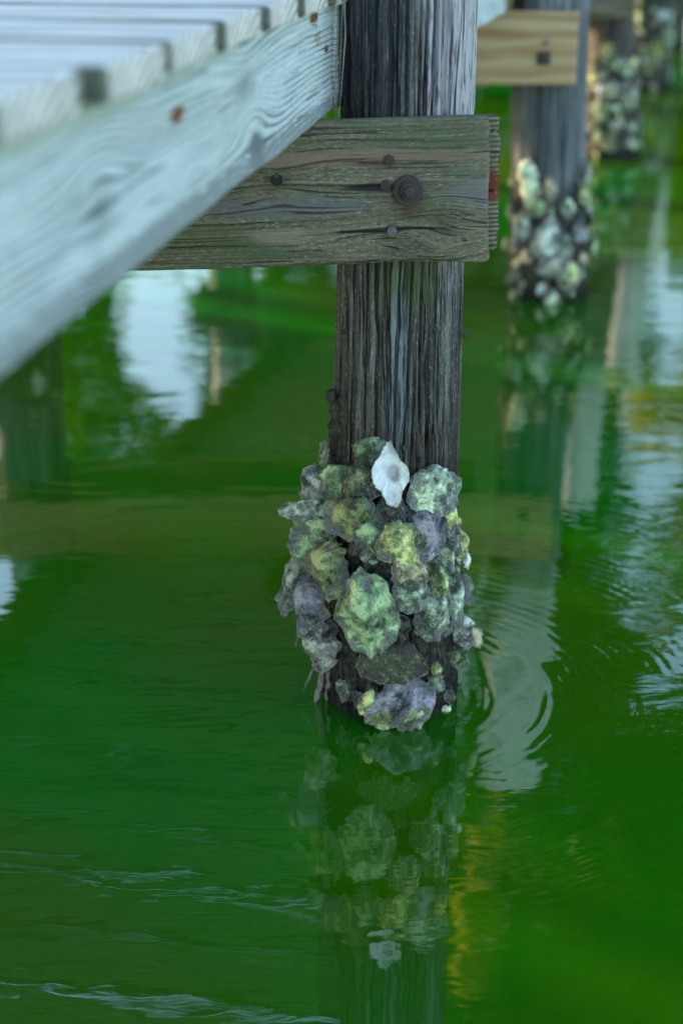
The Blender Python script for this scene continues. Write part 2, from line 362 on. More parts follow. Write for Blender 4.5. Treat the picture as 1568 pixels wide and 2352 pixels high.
# ------------------------------------------------------------------ piles
def pile(name, knots, y, mat, seed, nth=640, nz=300, z0=-1.3, z1=2.35, cracks=(), ncr=24, crust=None, crustamp=.006, parent=None):
    th = np.linspace(-math.pi, math.pi, nth, endpoint=False)      # 0 faces the camera, + to the right
    zs = np.linspace(z0, z1, nz)
    kz = [k[0] for k in knots]
    cx = np.interp(zs, kz, [k[1] for k in knots]); r = np.interp(zs, kz, [k[2] for k in knots])
    T, Z = np.meshgrid(th, zs)
    rad = r[:, None] * np.ones_like(T)
    rad = rad + .004 * fbm(np.cos(T) * 3, np.sin(T) * 3, Z * 1.2, seed) + .0022 * fbm(T * 16 + .5 * vn(Z * 3, T * 3, 0, seed), Z * 1.6, 0, seed + 4)
    rad = rad + .0012 * fbm(T * 45 + .5 * vn(Z * 6, T * 6, 0, seed + 2), Z * 2.5, 0, seed + 6, 2)
    rng = np.random.default_rng(seed); crk = np.zeros_like(T)
    cr = list(cracks) + [(rng.uniform(-90, 90), rng.uniform(.0018, .0036), rng.uniform(.006, .014), *(lambda a: (a, a + rng.uniform(.25, .9)))(rng.uniform(-.2, 1.7))) for _ in range(ncr)]
    for (ph, wd, dp, za, zb) in cr:
        c = R(ph) + .05 * vn(Z * 2.2, ph, 0, seed) + .014 * vn(Z * 14, ph, 0, seed + 1)
        g = np.exp(-((T - c) * .13 / wd) ** 2) * np.clip((Z - za) / .1, 0, 1) * np.clip((zb - Z) / .1, 0, 1)
        g = g * (.75 + .4 * vn(Z * 9, ph, 2, seed))
        rad = rad - dp * g; crk = np.maximum(crk, g)
    cr_ = np.zeros_like(T)
    if crust is not None:
        ct = crust(T) + .06 * fbm(T * 4, Z * 6, 0, seed + 8)
        cr_ = np.clip((ct - Z) / .10, 0, 1)
        rad = rad + cr_ * crustamp * (.2 + np.abs(fbm(np.cos(T) * 9, np.sin(T) * 9, Z * 60, seed + 9, 4)) * 1.2)
    X = cx[:, None] - cx[np.argmin(abs(zs))] + rad * np.sin(T); Y = -rad * np.cos(T)
    V = np.stack([X, Y, Z], -1).reshape(-1, 3)
    F = gridfaces(nz, nth); F.append(tuple(range((nz - 1) * nth, nz * nth)))
    o = mesh(name, V, F, mat, parent, attrs={'crust': cr_.ravel(), 'crack': crk.ravel()})
    o.location = (cx[np.argmin(abs(zs))], y, 0)
    return o

# ------------------------------------------------------------------ oysters
def oyster(name, w, h, seed, dome=.30, hinge=.25, ruffle=.004, knob=.0035, nr=24, nt=84, cup=False, thick=.006, mat=None, curl=0.0, lam=9):
    th = np.linspace(0, 2 * math.pi, nt, endpoint=False)
    r = np.linspace(0.02, 1, nr)
    c, s = np.cos(th), np.sin(th)
    narrow = 1 - .42 * np.clip(s, 0, 1) ** 1.5                      # narrower towards the hinge (+y)
    out = 1 + (.30 if mat is M_pearl else .15) * vn(c * 1.3, s * 1.3, 0, seed) + .08 * vn(c * 3, s * 3, 3, seed) + .022 * vn(c * 9, s * 9, 5, seed) + .011 * vn(c * 22, s * 22, 7, seed)
    ox, oy = .5 * w * c * narrow * out, .5 * h * s * out
    uy = hinge * h
    Rr, T = np.meshgrid(r, th, indexing='ij')
    X = ox[None] * Rr; Y = uy * (1 - Rr ** 1.15) + oy[None] * Rr
    D = dome * min(w, h)
    rc = .70 + .12 * vn(np.cos(T) * 1.5, np.sin(T) * 1.5, 9, seed + 31)
    prof = np.exp(-(Rr / rc) ** 3.2) + .10 * Rr ** 3
    Z = D * prof
    wob = 1.1 * vn(np.cos(T) * 2, np.sin(T) * 2, Rr * 2, seed + 3) + .3 * vn(np.cos(T) * 8, np.sin(T) * 8, Rr * 3, seed + 4)
    ph = Rr * lam + wob; saw = ph - np.floor(ph)
    lamina = (saw ** 1.8) * .0032 * np.clip(Rr * 1.5, .1, 1) * (.55 + .45 * vn(np.cos(T) * 3, np.sin(T) * 3, np.floor(ph), seed + 21) + .3)
    ribs = .0014 * np.sin(T * 17 + 3 * vn(Rr * 4, T * 1.5, 0, seed)) * Rr ** 1.5
    kn = knob * .75 * fbm(X / .011, Y / .011, 0, seed + 6, 4) + knob * 1.3 * fbm(X / .036, Y / .036, 4, seed + 7, 2)
    ruf = ruffle * (Rr ** 4) * (np.sin(T * 7 + 5 * vn(np.cos(T), np.sin(T), 0, seed + 8)) + 1.2 * vn(np.cos(T) * 6, np.sin(T) * 6, 1, seed + 9))
    if cup:
        Z = -D * .75 * (1 - Rr ** 2.5) + .5 * kn + ruf * 1.3 + .3 * lamina
    else:
        Z = Z + lamina + ribs + kn * np.clip(1.15 - Rr * .5, 0, 1) + ruf
    Z = Z + curl * (X / (.5 * w)) ** 2 * .5 * w
    jag = 1 + .03 * vn(np.cos(T) * 25, np.sin(T) * 25, np.floor(ph), seed + 11) * Rr ** 2
    X = X * jag; Y = uy * (1 - jag) * 0 + Y * (1 + (jag - 1) * Rr)
    top = np.stack([X, Y, Z], -1)
    Zb = np.minimum(Z[::-1] - thick * (.35 + .8 * (1 - r[::-1, None])), Z[::-1] - .0015)
    bot = np.stack([X[::-1] * .985, Y[::-1] * .985 + .015 * uy, Zb], -1)
    V = np.concatenate([top.reshape(-1, 3), bot.reshape(-1, 3)])
    F = gridfaces(2 * nr, nt)
    F.append(tuple(range(nt))[::-1]); F.append(tuple(range((2 * nr - 1) * nt, 2 * nr * nt)))
    F = [f[::-1] for f in F]
    rr = np.concatenate([Rr.ravel(), Rr[::-1].ravel()])
    hh = .5 + .42 * kn / max(knob, 1e-5) * .9; hh = np.concatenate([hh.ravel(), 0 * hh.ravel() + .3])
    return mesh(name, V, F, mat or M_shell, None, attrs={'rr': rr, 'knob': hh, 'lam': np.concatenate([saw.ravel(), saw[::-1].ravel()])})
def orient(o, P, yaw, tilt, roll):        # yaw about the pile (0 = to the camera, + = right), tilt up, roll anticlockwise
    n = Vector((math.sin(R(yaw)) * math.cos(R(tilt)), -math.cos(R(yaw)) * math.cos(R(tilt)), math.sin(R(tilt))))
    rt = Vector((0, 0, 1)).cross(-n)
    rt = Vector((math.cos(R(yaw)), math.sin(R(yaw)), 0)); up = n.cross(rt)
    a = R(roll); x = rt * math.cos(a) + up * math.sin(a); y = -rt * math.sin(a) + up * math.cos(a)
    M = Matrix((x, y, n)).transposed().to_4x4(); M.translation = P; o.matrix_world = M

K1 = [(-1.3, .085, .138), (-.5, .094, .136), (-.06, .0996, .133), (.563, .1066, .1215), (.891, .110, .1150), (1.172, .118, .1165), (1.368, .1183, .116), (2.4, .122, .112)]
Y1 = 2.785
def on_pile(px, py, knots, yc, lift):
    Y = yc - .1
    for _ in range(4):
        P = aty(px, py, Y)
        cx = np.interp(P.z, [k[0] for k in knots], [k[1] for k in knots]); r = np.interp(P.z, [k[0] for k in knots], [k[2] for k in knots])
        q = max(-.96, min(.96, (P.x - cx) / r)); Y = yc - r * math.sqrt(max(0, 1 - q * q)) - lift
    return aty(px, py, Y), math.degrees(math.asin(q))
GRN, OLV, PAL, GRY, VIO, YEL, TAN, DRK = ((.25, .36, .19), (.22, .25, .11), (.40, .50, .36), (.28, .31, .27), (.19, .185, .22), (.42, .47, .19), (.36, .32, .22), (.11, .13, .10))
# crop (3 or 4), centre x, y, width, height, roll, extra yaw, tilt, lift mm, dome, tint, mud, label
OY = [
 (3, 700, 225, 215, 215, 60, 0, 20, 12, .30, GRN, .15, "dark edged green shell at the very top of the cluster, left of the white one"),
 (3, 862, 378, 215, 300, 6, 0, 12, 44, .16, None, 0, "open white oyster shell with a purple muscle scar facing out"),
 (3, 305, 450, 215, 250, 30, -18, 22, 12, .34, GRY, .2, "grey fluted shell at the upper left edge above the gaping shell"),
 (3, 470, 425, 235, 240, -20, 0, 20, 30, .36, GRN, .2, "blue green shell tucked between the upper left edge and the muddy one"),
 (3, 640, 450, 280, 260, 40, 0, 25, 24, .40, OLV, .55, "mud coated shell under the dark edged green shell at the top"),
 (3, 590, 665, 330, 310, -15, 0, 12, 48, .44, OLV, .28, "round knobbly olive shell below the mud coated shell"),
 (3, 850, 660, 180, 240, -10, 0, 10, 40, .28, DRK, .45, "dark shell with a thin pale rim right under the white one"),
 (3, 285, 815, 420, 330, -40, -10, 12, 34, .26, GRN, .3, "broad green lower half of the gaping oyster on the left"),
 (3, 265, 640, 420, 150, 18, -12, 55, 48, .22, PAL, .2, "pale jutting upper lip of the gaping oyster on the left"),
 (3, 1165, 475, 330, 300, 25, 0, 16, 26, .32, PAL, .1, "large ruffled pale shell at the upper right of the cluster"),
 (3, 1272, 665, 150, 330, 8, 10, 8, 40, .40, YEL, .02, "yellow stained curved shell hanging below the ruffled pale one"),
 (3, 1050, 790, 340, 360, -30, 0, 8, 28, .28, VIO, .25, "purple brown ribbed shell behind the bright green one"),
 (3, 915, 860, 270, 300, 25, 0, 8, 52, .42, YEL, .05, "bright yellow green humped shell in the middle of the cluster"),
 (3, 690, 800, 210, 210, 20, 0, 0, 40, .38, GRN, .35, "small dark green shell left of the bright yellow green hump"),
 (3, 1262, 900, 175, 260, 5, 10, 0, 24, .36, PAL, .25, "pale fluted shell below the yellow stained one on the right"),
 (3, 1352, 890, 120, 250, 5, 40, 0, 6, .45, YEL, .05, "ridged yellow green shell edge jutting from the right side"),
 (3, 425, 1055, 350, 350, -20, -4, 8, 54, .38, OLV, .12, "round olive shell with a tan rim on the left of the cluster"),
 (3, 150, 1150, 200, 400, 8, -25, 5, 16, .24, GRY, .2, "flat grey shell along the left edge behind the purple ridged one"),
 (3, 300, 1345, 275, 390, 24, -6, 0, 38, .40, VIO, .0, "purple grey shell with a white ridge at the lower left"),
 (3, 680, 1385, 370, 500, 12, 0, 0, 50, .34, GRN, .0, "largest green white shell with a frilled lower margin"),
 (3, 780, 1080, 210, 220, 50, 0, 0, 32, .36, DRK, .3, "small dark hollow shell between the olive one and the hump"),
 (3, 985, 1085, 250, 230, -15, 0, 0, 42, .34, TAN, .3, "brown and tan shell beneath the bright yellow green hump"),
 (3, 1000, 1225, 200, 220, 10, 0, -5, 50, .46, PAL, .05, "knobbly pale shell below the brown and tan one"),
 (3, 1185, 1150, 160, 270, 5, 4, 4, 46, .34, (.36, .46, .20), .0, "bright lime green oblong shell on the right of the knobbly one"),
 (3, 1140, 1395, 235, 310, -14, 4, -4, 44, .42, PAL, .05, "yellow and white blotched shell under the lime green oblong one"),
 (3, 1308, 1250, 125, 420, -4, 20, 0, 30, .50, PAL, .12, "long twisted pale shell running down the right side"),
 (3, 1405, 1200, 110, 190, -10, 50, 0, 4, .30, DRK, .3, "dark thin shell edge curling out on the right"),
 (3, 1398, 1000, 75, 110, 0, 45, 0, 6, .30, (.5, .55, .5), .0, "tiny white shell chip on the right edge"),
 (4, 1372, 320, 185, 230, 12, 22, -4, 28, .36, (.38, .37, .34), .05, "purple spotted pale shell low on the right side"),
 (4, 1478, 365, 110, 170, 28, 40, 0, 10, .16, TAN, .0, "pointed flake sticking out beyond the purple spotted shell"),
 (4, 1250, 285, 120, 140, 0, 10, 0, 24, .34, GRY, .35, "small grey shell left of the purple spotted one"),
 (4, 365, 400, 280, 320, -8, -18, 0, 26, .52, (.30, .30, .26), .12, "smooth bulging grey shell at the lower left, below the purple ridge"),
 (4, 860, 545, 400, 290, -18, 0, 8, 20, .26, OLV, .62, "wide mud covered shell below the largest green white one"),
 (4, 925, 825, 400, 310, 14, 0, 6, 18, .24, VIO, .1, "smooth slate purple shell just above the water"),
 (4, 688, 845, 125, 165, -15, 0, 8, 26, .40, YEL, .05, "small yellow green shell with a dark pit at the waterline"),
 (4, 800, 960, 220, 140, 10, 0, 10, 24, .34, OLV, .05, "green brown shell touching the water under the slate purple one"),
 (4, 1015, 950, 260, 160, 42, 0, 10, 28, .34, (.34, .38, .20), .05, "streaked green shell leaning at the waterline"),
 (4, 1275, 940, 130, 190, 35, 20, 6, 14, .30, PAL, .05, "pale shell flake at the waterline on the right"),
 (4, 1335, 510, 150, 160, 15, 25, 0, 12, .40, GRN, .3, "crumbly green shell jutting right below the purple spotted one"),
 (4, 1185, 605, 80, 90, 0, 8, 0, 10, .40, YEL, .05, "little pointed green shell beside the mud covered one"),
 (4, 1165, 700, 110, 90, 20, 6, 0, 10, .40, GRN, .15, "little green shell at the right end of the slate purple one"),
 (4, 930, 270, 110, 130, 10, 0, 0, 20, .36, DRK, .2, "small dark shell at the tip of the frilled margin"),
 (3, 362, 210, 105, 170, 25, -40, 5, 8, .20, (.34, .40, .20), .1, "lone green shell flake on the left edge above the cluster"),
]

# ------------------------------------------------------------------ BENT 1: piling, cross beam, oysters
p1 = pile('wooden_piling', K1, Y1, M_pile, 3, cracks=[(19, .0040, .022, .55, 2.4), (6, .0030, .016, .2, 2.4), (-33, .0028, .013, .55, .95), (33, .0022, .012, .3, 2.4), (-12, .0018, .009, .4, 2.4), (-48, .002, .01, .3, 1.0), (12, .002, .01, .3, .8), (25, .002, .01, .2, .75)],
          ncr=46, crust=lambda T: .40 + .36 * np.exp(-((T + 1.25) / .42) ** 2) - .14 * np.exp(-((T - .8) / .4) ** 2), crustamp=.007)
tag(p1, "weathered grey wooden piling rising from the water under the bolted cross beam", "piling", "dock pilings")

b1 = empty('cross_beam', B1_O, (0, B1_T, 0))
tag(b1, "mossy weathered double cross beam with a big rusty bolt on the nearest piling", "cross beam", "cross beams of the dock")
ux = b1local(1121, 435)[0]; ub = b1local(1143, 435)[0] * 1.018
fb = board('front_board', -2.25, ux, .038, .250, M_beam, b1, 5, .0018, n=200, endwear=.003)
rb = board('rear_board', -2.25, ub, .038, .232, M_beam_red, b1, 8, .0013, n=120, endwear=.006); rb.location = (0, .041, .012)
bo = lathe('bolt', [(.0255, -.002), (.0255, .003), (.0245, .0042), (.016, .0044)], M_iron, b1, (b_[0], -.001, b_[1]), 48, .03, None, 3)
bo.name = 'washer'
nutp = lathe('bolt_nut', [(.0165, .004), (.0165, .013), (.0145, .0155), (.010, .0157), (.0098, .021), (.0075, .0225), (.0005, .0222)], M_iron, bo, (0.001, 0, .001), 48, .015, 6, 4)
nail(b1, a_[0], a_[1], .0085, M_iron, 0, 5, 'nail_head'); nail(b1, e_[0] - .005, e_[1] + .003, .0095, M_iron, 0, 6, 'nail_head')
nail(b1, c_[0], c_[1], .0085, M_nail, 0, 7, 'nail_head'); 
lathe('plugged_hole', [(.0105, -.002), (.0105, .0012), (.0085, .0014), (.0078, .0002), (.0005, .0004)], M_hole, b1, (d_[0], 0, d_[1]), 24, .06, None, 9)

px_of = lambda c, x: 631.6 + .3112 * x
py_of = lambda c, y: (976 if c == 3 else 1349.2) + .3112 * y
PXM = .3112 / 1188
for i, (c, cx, cy, w, h, roll, yaw, tilt, lift, dome, tint, mud, lab) in enumerate(OY):
    P, ph = on_pile(px_of(c, cx), py_of(c, cy), K1, Y1, lift / 1000 + .004)
    small = min(w, h) < 130
    fy = 1.0 / max(.55, math.cos(R(25 - tilt * .9)))
    o = oyster('oyster', w * PXM * 1.28, h * PXM * 1.26 * (fy if abs(roll) < 45 else 1.0), 100 + i * 7, dome * (1.0 if tint is None else 1.25), cup=(tint is None or 'hollow' in lab or 'lower half' in lab), mat=(M_pearl if tint is None else None),
               ruffle=(.003 if tint is None else .0055) if not small else .0025, knob=.0012 if not small else .0022, nr=28 if not small else 16, nt=110 if not small else 56, thick=.007,
               lam=9 if not small else 5)
    rq = random.Random(i * 13 + 5)
    orient(o, P, ph * .5 + yaw * .5 + rq.uniform(-12, 12), tilt + (0 if tint is None else rq.uniform(-4, 24)), roll)
    o.color = (*(tint or (.8, .8, .8)), mud)
    tag(o, lab, "oyster", "oysters crusted on the nearest piling")
# small broken shells wedged between the large ones
rng = random.Random(5)
frag = [oyster('shell_fragment', rng.uniform(.022, .04), rng.uniform(.03, .05), 900 + k, .4, ruffle=.002, knob=.002, nr=10, nt=36, lam=3) for k in range(6)]
frag_use = 0
for k in range(58):
    px = rng.uniform(752, 1038); py = rng.uniform(1120, 1640)
    if py < 1180 and 880 < px < 960: continue
    P, ph = on_pile(px, py, K1, Y1, rng.uniform(.004, .02))
    if P.z < .02: continue
    o = frag[frag_use] if frag_use < 6 else link(frag[frag_use % 6].copy()); frag_use += 1
    orient(o, P, ph + rng.uniform(-30, 30), rng.uniform(-20, 35), rng.uniform(0, 360))
    t = rng.choice([GRN, OLV, GRY, DRK, DRK, PAL, VIO]); o.color = (*[c * .7 for c in t], rng.uniform(.25, .6))
    tag(o, "small broken shell wedged among the large oysters of the nearest piling", "shell fragment", "shell fragments on the nearest piling")
# tiny barnacles and snails on the bare wood
for px, py, r, lab in ((999, 758, .0055, "tiny grey snail in the long crack of the nearest piling"), (1066, 770, .005, "tiny pale barnacle on the right edge of the nearest piling"),
                       (790, 762, .004, "tiny barnacle high on the left of the nearest piling"), (762, 910, .011, "pale green barnacle clump on the left edge of the nearest piling"),
                       (929, 1028, .006, "small ring barnacle right above the white oyster shell"), (966, 1056, .005, "small grey barnacle right of the white oyster shell")):
    P, ph = on_pile(px, py, K1, Y1, .001)
    V, F = [], []
    prof = [(1.0, -.3), (.95, .2), (.75, .7), (.5, .95), (.36, .9), (.2, .55), (.02, .5)]
    for q, (a, hh) in enumerate(prof):
        for k in range(18):
            an = k / 18 * 6.2832; m_ = 1 + .14 * math.sin(an * 6 + px) + .1 * math.sin(an * 3)
            V.append((a * r * m_ * math.cos(an), a * r * m_ * 1.2 * math.sin(an), hh * r))
    F = gridfaces(len(prof), 18); F.append(tuple(range(len(V) - 18, len(V))))
    o = mesh('barnacle', V, F, M_shell, None, attrs={'rr': [.4] * len(V)}); orient(o, P, ph, 0, 0); o.color = (.42, .47, .40, 0)
    tag(o, lab, "barnacle", "barnacles on the nearest piling")
# splinters of wood peeling off at the lower left and hanging fibres beside the side beam
def strip(name, pts, wid, mat, lab, cat, group, yc=None, lift=.0, seed=0):
    V, F = [], []
    W3 = []
    for (px, py) in pts:
        if yc is None: P, _ = on_pile(px, py, K1, Y1, lift)
        else: P = aty(px, py, yc)
        W3.append(P)
    n = 24; ws = []
    for k in range(n):
        t = k / (n - 1) * (len(W3) - 1); i = min(int(t), len(W3) - 2); f = t - i
        P = W3[i].lerp(W3[i + 1], f); wd = wid * (1 - .75 * (k / (n - 1)) ** 3) * (1 + .25 * float(vn(k * .7, seed, 0, seed)))
        dx = .0012 * float(vn(k * .5, seed + 4, 0, seed))
        for (a, b) in ((-.5, 0), (-.2, -.35), (.25, -.3), (.5, 0), (.2, .35), (-.25, .35)):
            V.append(P + Vector((a * wd + dx, b * wd * .8, 0)))
    F = gridfaces(n, 6); F.append(tuple(range(len(V) - 6, len(V)))); F.append(tuple(range(6))[::-1])
    F = [f[::-1] for f in F]
    o = mesh(name, V, F, mat, None, attrs={'crust': [.3] * len(V)}); tag(o, lab, cat, group); return o
SPL = "splinters peeling from the nearest piling"
M_spl = wood('splinter_wood', [(.25, (.05, .045, .04)), (.5, (.20, .18, .15)), (.75, (.42, .38, .33))], 'Z', 60, .005, 300, .2, bump=.002)
def c4(*pts): return [(px_of(4, x), py_of(4, y)) for x, y in pts]
strip('wood_splinter', c4((232, 190), (215, 270), (180, 340), (150, 435)), .0075, M_spl, "dark pointed splinter hanging free left of the bulging grey shell", "splinter", SPL, lift=.01, seed=1)
strip('wood_splinter', c4((305, 545), (285, 600), (245, 680), (216, 755)), .0065, M_spl, "pale curved splinter below the bulging grey shell", "splinter", SPL, lift=.012, seed=2)
strip('wood_splinter', c4((350, 560), (335, 700), (310, 830), (288, 945)), .014, M_spl, "wide pale wood strip standing off the pile down to the water", "splinter", SPL, lift=.016, seed=3)
strip('wood_splinter', c4((415, 620), (408, 740), (395, 850), (378, 935)), .020, M_spl, "broad frayed wood strip right of the pale one at the waterline", "splinter", SPL, lift=.006, seed=4)
FIB = "loose fibres between side beam and piling"
for i, (pts, lab) in enumerate(((((788, -20), (784, 100), (776, 200), (772, 268)), "long loose wood fibre nearest the piling"),
                   (((774, 60), (772, 150), (768, 220), (769, 268)), "loose wood fibre closest to the side beam"),
                   (((793, -20), (792, 90), (784, 190), (780, 268)), "curved loose wood fibre against the dark piling face"))):
    strip('wood_fibre', pts, .0024, M_spl, lab + " above the cross beam", "wood fibre", FIB, yc=2.64, seed=20 + i)

# ------------------------------------------------------------------ side beams and deck
def frame(o, P, x):
    z = Vector((0, 0, 1)); y = z.cross(x).normalized(); z = x.cross(y)
    M = Matrix((x, y, z)).transposed().to_4x4(); M.translation = P; o.matrix_world = M
SB = "side beams along the dock edges"
sb = board('side_beam', -3.3, .10, .045, .182, M_rim, None, 21, .0012, n=160, bevel=.004, nh=30)
frame(sb, RIM_O, RIM_D)
tag(sb, "pale bleached side beam with wavy grain and rust spots, running from the nearest piling towards the viewer", "side beam", SB)
for i in range(1, 4):
    d, L = seg_dir(i)
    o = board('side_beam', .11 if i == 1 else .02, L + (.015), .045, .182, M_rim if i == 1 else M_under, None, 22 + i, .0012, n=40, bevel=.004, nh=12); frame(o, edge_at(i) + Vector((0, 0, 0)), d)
    tag(o, ("grey green side beam above the fresh yellow cross beam, behind the nearest piling", "side beam between the second and third bents of pilings", "farthest right hand side beam of the dock")[i - 1], "side beam", SB)
lj = 0
for frac, nm in ((.5, 'joist'), (1.0, 'side_beam')):
    for i in range(2 if nm == 'joist' else 0, 4):
        a = edge_at(i if i else 0.0); b = edge_at(i + 1.0)
        w0 = w1 = 1.8
        A = a + Vector((-w0 * frac, .10, 0)); B = b + Vector((-w1 * frac, .10, 0)); d = (B - A).normalized()
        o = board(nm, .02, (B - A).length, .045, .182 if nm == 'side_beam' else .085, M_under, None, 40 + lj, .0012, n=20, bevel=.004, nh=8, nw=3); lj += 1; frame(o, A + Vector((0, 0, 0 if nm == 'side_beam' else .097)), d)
        tag(o, ("joist under the middle of the deck, in the %s bay" if nm == 'joist' else "far left side beam of the deck, in the %s bay") % ("nearest", "second", "third", "fourth")[i], "joist" if nm == 'joist' else "side beam", "joists under the deck" if nm == 'joist' else SB)

deck = empty('dock_deck', edge_at(1.0) + Vector((-.9, 0, .185)))
tag(deck, "pale weathered plank deck with open gaps at the upper left", "dock deck")
def deck_z(s): return .1845
shared = {}
s = 0.0; k = 0; run = 0.0
bayL = [seg_dir(i)[1] for i in range(5)]
pos = []
for i in range(0, 4):
    t = .151
    while t < bayL[i]:
        pos.append((i, t)); t += .240
for k, (i, t) in enumerate(pos):
    d, L = seg_dir(i); P = Vector((EDGE[i][0], EDGE[i][1], ZR[i])) + d * (t + .06)
    near = i == 0 and t > 1.0
    left = Vector((-d.y, d.x, 0)).normalized()
    rr_ = random.Random(k)
    key = k if near else k % 5
    if key in shared and not near:
        o = link(shared[key].copy(), deck)
    else:
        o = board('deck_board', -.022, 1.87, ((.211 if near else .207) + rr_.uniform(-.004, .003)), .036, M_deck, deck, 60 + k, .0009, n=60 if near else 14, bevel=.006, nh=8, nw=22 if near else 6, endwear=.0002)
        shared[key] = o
    z = Vector((0, 0, 1)); x = left; y = z.cross(x)
    M = Matrix((x, y, z)).transposed().to_4x4(); M.translation = P + Vector((0, 0, .1835)) - left * rr_.uniform(-.006, .006)
    o.matrix_world = M
    o.parent = deck; o.matrix_parent_inverse = Matrix.Translation(-deck.location)

# ------------------------------------------------------------------ the bents behind
BENTS = [  # right piling knots, centre y, beam origin (x right end, y, z bottom), height, material, DW
 ([(-.5, .835, .15), (0, .850, .146), (.793, .812, .144), (1.2, .805, .140), (2.4, .79, .13)], 6.10, (.884, 5.92, .8465), .266, M_new),
 ([(-.5, 1.68, .16), (0, 1.665, .155), (.9, 1.60, .14), (2.4, 1.56, .13)], 9.47, (1.70, 9.29, .82), .24, M_beam),
 ([(-.5, 2.50, .17), (0, 2.49, .165), (2.4, 2.44, .14)], 12.75, (2.6, 12.55, .82), .24, M_beam),
 ([(-.5, 3.30, .17), (0, 3.30, .165), (2.4, 3.26, .14)], 16.0, (3.4, 15.8, .82), .24, M_beam),
]
LEFT = [(-1.92, 2.85), (-1.33, 6.12), (-.70, 9.5), (.30, 12.8), (1.1, 16.0)]
ordw = ("second", "third", "fourth", "fifth")
PILES = {}
for i, (kn, yc, bo_, bh, bm) in enumerate(BENTS):
    p = pile('wooden_piling', kn, yc, M_pile_far if i == 0 else M_pile_brown, 31 + i, nth=128, nz=110, cracks=[(10, .006, .02, .3, 2.4), (-20, .005, .016, .3, 2.4), (35, .005, .016, .2, 2.4)], ncr=10,
             crust=lambda T, q=i: (.48, .62, .95, .7)[q] + 0 * T, crustamp=.016)
    tag(p, ("grey piling crusted with pale oysters, carrying the fresh yellow cross beam", "third piling back on the right, brown grey wood above scattered pale shells",
            "fourth piling back on the right, dark and shell covered at the upper right", "farthest piling on the right of the dock")[i], "piling", "dock pilings")
    PILES[i] = (kn, yc)
    b = empty('cross_beam', bo_)
    tag(b, ("fresh yellow striped cross beam with a dark square bolt plate, on the second piling back", "cross beam on the third pair of pilings", "cross beam on the fourth pair of pilings", "cross beam on the farthest pair of pilings")[i], "cross beam", "cross beams of the dock")
    w = bo_[0] - LEFT[i + 1][0] + .22
    board('front_board', -w, 0, .042, bh, bm, b, 70 + i, .0012, n=50, nh=16)
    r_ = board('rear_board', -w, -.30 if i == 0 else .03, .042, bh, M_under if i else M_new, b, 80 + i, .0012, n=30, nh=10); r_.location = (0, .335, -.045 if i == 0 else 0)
    if i == 0:
        q = aty(1248, 133, 5.92) - Vector(bo_)
        wsh = lathe('bolt_plate', [(.034, -.002), (.034, .006), (.031, .008), (.018, .008), (.018, .018), (.014, .021), (.001, .021)], M_iron, b, (q.x, -.002, q.z), 32, .0, 4, 4)
        wsh.rotation_euler = (0, R(45), 0)
        q = aty(1252, 98, 5.92) - Vector(bo_); nail(b, q.x, q.z, .010, M_nail, 0, 9)
for i, (x, y) in enumerate(LEFT):
    p = pile('wooden_piling', [(-.5, x, .145), (2.4, x, .125)], y, M_pile_far, 51 + i, nth=96, nz=90, cracks=[(10, .006, .02, .3, 2.4), (-35, .005, .016, .3, 2.4)], ncr=8, crust=lambda T: .5 + 0 * T, crustamp=.014)
    tag(p, "%s piling of the far left row, standing in shade under the deck" % ("nearest", "second", "third", "fourth", "farthest")[i], "piling", "dock pilings")

# blurred oysters on the pilings behind: x, y, w, h in the crop of the upper right corner
z2 = lambda x, y: (1090.9 + x * .305, y * .305)
SH2 = [(400, 1370, 160, 260, 15, PAL, "tall pale green oyster at the top left of the second piling's crust"), (545, 1430, 110, 150, 0, TAN, "tan oyster right of the tall pale one on the second piling"),
       (810, 1460, 110, 190, 20, YEL, "narrow yellow green oyster tilting off the right edge of the second piling"), (690, 1560, 100, 130, 0, PAL, "small round pale oyster in the middle of the second piling"),
       (360, 1730, 140, 230, -10, (.36, .46, .42), "blue green oyster on the left of the second piling"), (540, 1790, 200, 250, -8, (.42, .50, .46), "largest round pale oyster on the second piling"),
       (775, 1740, 90, 120, 0, (.42, .38, .42), "lilac oyster right of the largest pale one on the second piling"), (880, 1850, 100, 180, 20, GRN, "green oyster on the right edge of the second piling"),
       (390, 1920, 130, 100, 10, TAN, "brown oyster under the blue green one on the second piling"), (590, 1990, 250, 130, 10, GRY, "wide grey green oyster below the largest pale one on the second piling"),
       (690, 2070, 150, 190, 0, (.38, .44, .22), "yellow green oyster low on the second piling"), (580, 2260, 120, 120, 0, PAL, "pale round oyster just above the waterline of the second piling"),
       (825, 1300, 60, 160, 5, GRY, "thin oyster standing highest on the right edge of the second piling"), (280, 2230, 90, 110, 0, TAN, "tan oyster at the lower left edge of the second piling"),
       (455, 1560, 140, 130, 0, GRN, "green oyster between the tall pale and the blue green ones on the second piling"), (230, 1830, 60, 70, 0, PAL, "small pale oyster sticking out on the left edge of the second piling")]
var = []
def far_oyster(px, py, wm, hm, roll, tint, lab, kn, yc, lift, group, mud=.05):
    if len(var) < 7:
        o = oyster('oyster', .09, .12, 1300 + len(var) * 3, .26, nr=12, nt=40, lam=4); var.append(o)
    else:
        q = var[random.Random(px * 7 + py).randrange(7)]; o = link(q.copy())
    P, ph = on_pile(px, py, kn, yc, lift); orient(o, P, ph, 8, roll)
    o.matrix_world = o.matrix_world @ Matrix.Diagonal((wm / .09, hm / .12, max(wm, hm) / .12, 1))
    o.color = (*tint, mud); tag(o, lab, "oyster", group)
kn2, y2 = PILES[0]
